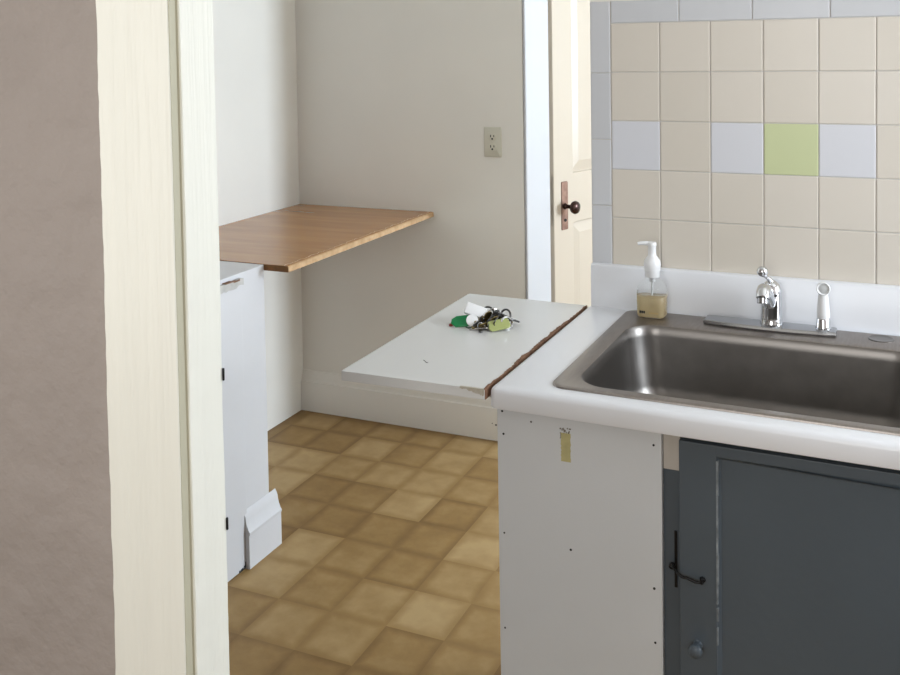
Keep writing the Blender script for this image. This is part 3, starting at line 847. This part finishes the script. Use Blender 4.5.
def place(bm, loc, rz, rx=0.0, ry=0.0, sc=1.0):
    m_ = Matrix.Translation(loc) @ Matrix.Rotation(rz, 4, 'Z') @ Matrix.Rotation(ry, 4, 'Y') @ Matrix.Rotation(rx, 4, 'X') @ Matrix.Scale(sc, 4)
    bmesh.ops.transform(bm, matrix=m_, verts=bm.verts[:])
    return bm
R_ = math.radians
kspec = [((.000, -.030, .001), -70, 0, 0, KEYD), ((.004, -.026, .004), -25, 8, 5, BRASS), ((.016, -.020, .006), 200, 10, -8, KEYM), ((-.004, -.012, .009), 255, -14, 10, BRASS),
         ((.022, -.004, .009), -60, 20, 14, KEYM), ((.010, .010, .013), 20, 15, 12, KEYD), ((.026, .006, .013), 250, -25, 14, BRASS), ((.002, .018, .014), 75, 25, 10, KEYM),
         ((.034, -.012, .007), 265, 30, 10, KEYM), ((-.012, .004, .015), 300, -20, 16, KEYD), ((.016, -.034, .003), 210, 12, 6, KEYM), ((.030, .014, .016), 15, -35, 18, KEYD),
         ((.014, -.012, .014), 285, 70, 8, KEYD), ((.020, .004, .020), 262, 80, 12, KEYD), ((.006, -.006, .019), 240, 65, 14, BRASS), ((.030, -.002, .018), 275, 75, 6, KEYD), ((.042, -.004, .014), 255, 60, 10, KEYD), ((-.004, -.020, .012), 268, 72, 4, KEYD), ((.024, -.016, .012), 235, 68, 8, BRASS)]
for (dx, dy, dz), rz_, rx_, ry_, km in kspec:
    obj('key', place(key_bm(), (kx + dx, ky + dy, kz + dz), R_(rz_), R_(rx_), R_(ry_)), km, kb)
for (dx, dy, dz), R0, r0, rx_, ry_, km in [((.014, .010, .018), .0140, .0021, 60, 20, CHROME), ((.038, .010, .017), .0155, .0022, 68, -25, KEYD), ((.052, -.016, .0125), .0120, .0022, 74, 50, CHROME), ((-.006, .020, .018), .0130, .0020, 70, 10, KEYD), ((.028, -.006, .014), .0115, .0019, 50, 40, KEYD), ((-.024, -.038, .0055), .0075, .0010, 35, 0, KEYD), ((.004, -.040, .0065), .0075, .0010, 50, 20, CHROMED)]:
    bm = bmesh.new(); torus(bm, (kx + dx, ky + dy, kz + dz), R0, r0, Matrix.Rotation(R_(ry_), 3, 'Z') @ Matrix.Rotation(R_(rx_), 3, 'X')); obj('split_ring', bm, km, kb, smooth=True)
# green plastic tag
bm = bmesh.new(); hexa = [(-.025, -.004), (-.015, -.0135), (.010, -.0135), (.024, -.004), (.022, .009), (.010, .014), (-.014, .0125), (-.024, .006)]
loft(bm, [[(x, y, 0) for x, y in hexa], [(x, y, .003) for x, y in hexa], [(x * .93, y * .9, .004) for x, y in hexa]])
o = obj('green_tag', place(bm, (kx - .040, ky - .034, kz + .0105), R_(14), R_(40), R_(-6)), GREEN, kb); o['label'] = 'bright green plastic key tag'
bm = bmesh.new(); lathe(bm, [(.0045, 0), (.0050, .002), (.0035, .004), (0, .0045)], (kx - .066, ky - .038, kz), (0, 0, 1), 14); o = obj('red_bead', bm, REDP, kb, smooth=True); o['label'] = 'small red bead'
# pale green tag
bm = bmesh.new(); oc = rr(-.023, .023, -.0125, .0125, .007, 4)
loft(bm, [[(x, y, 0) for x, y in oc], [(x, y, .003) for x, y in oc], [(x * .94, y * .9, .004) for x, y in oc]])
o = obj('pale_green_tag', place(bm, (kx + .040, ky - .030, kz + .010), R_(38), R_(36), R_(-8)), LIME, kb); o['label'] = 'pale yellow-green plastic key tag'
# white fob
bm = bmesh.new(); bx(bm, -.0225, .0225, -.006, .006, -.0125, .0125, .0025, 3)
o = obj('white_fob', place(bm, (kx - .020, ky - .014, kz + .030), R_(20), R_(-32), R_(20)), WPLAS, kb, smooth=True); o['label'] = 'white rectangular plastic fob'
bm = bmesh.new(); lathe(bm, [(.0115, -.002), (.0125, -.001), (.0125, .001), (.0115, .002)], (0, 0, 0), (0, 1, 0), 28)
o = obj('white_disc', place(bm, (kx - .018, ky - .036, kz + .0160), R_(18), R_(-30), R_(16)), WPLAS, kb, smooth=True); o['label'] = 'white round disc below the fob'

# the counter assembly stands about one degree out of square with the tiled wall
TW = Matrix.Rotation(-.018, 4, 'Z')
for root, dx in ((ct, 0), (sk, 0), (cab, .0106), (lf, 0), (fa, 0), (sr_, 0), (so, 0), (kb, 0)):
    l0 = root.location.copy()
    root.location = TW @ (l0 + Vector((dx, 0, 0))); root.rotation_euler = (0, 0, -.018)
    if root is ct:
        m0 = Matrix.Translation(l0)
        bsp.matrix_basis = (Matrix.Translation(root.location) @ TW).inverted() @ m0
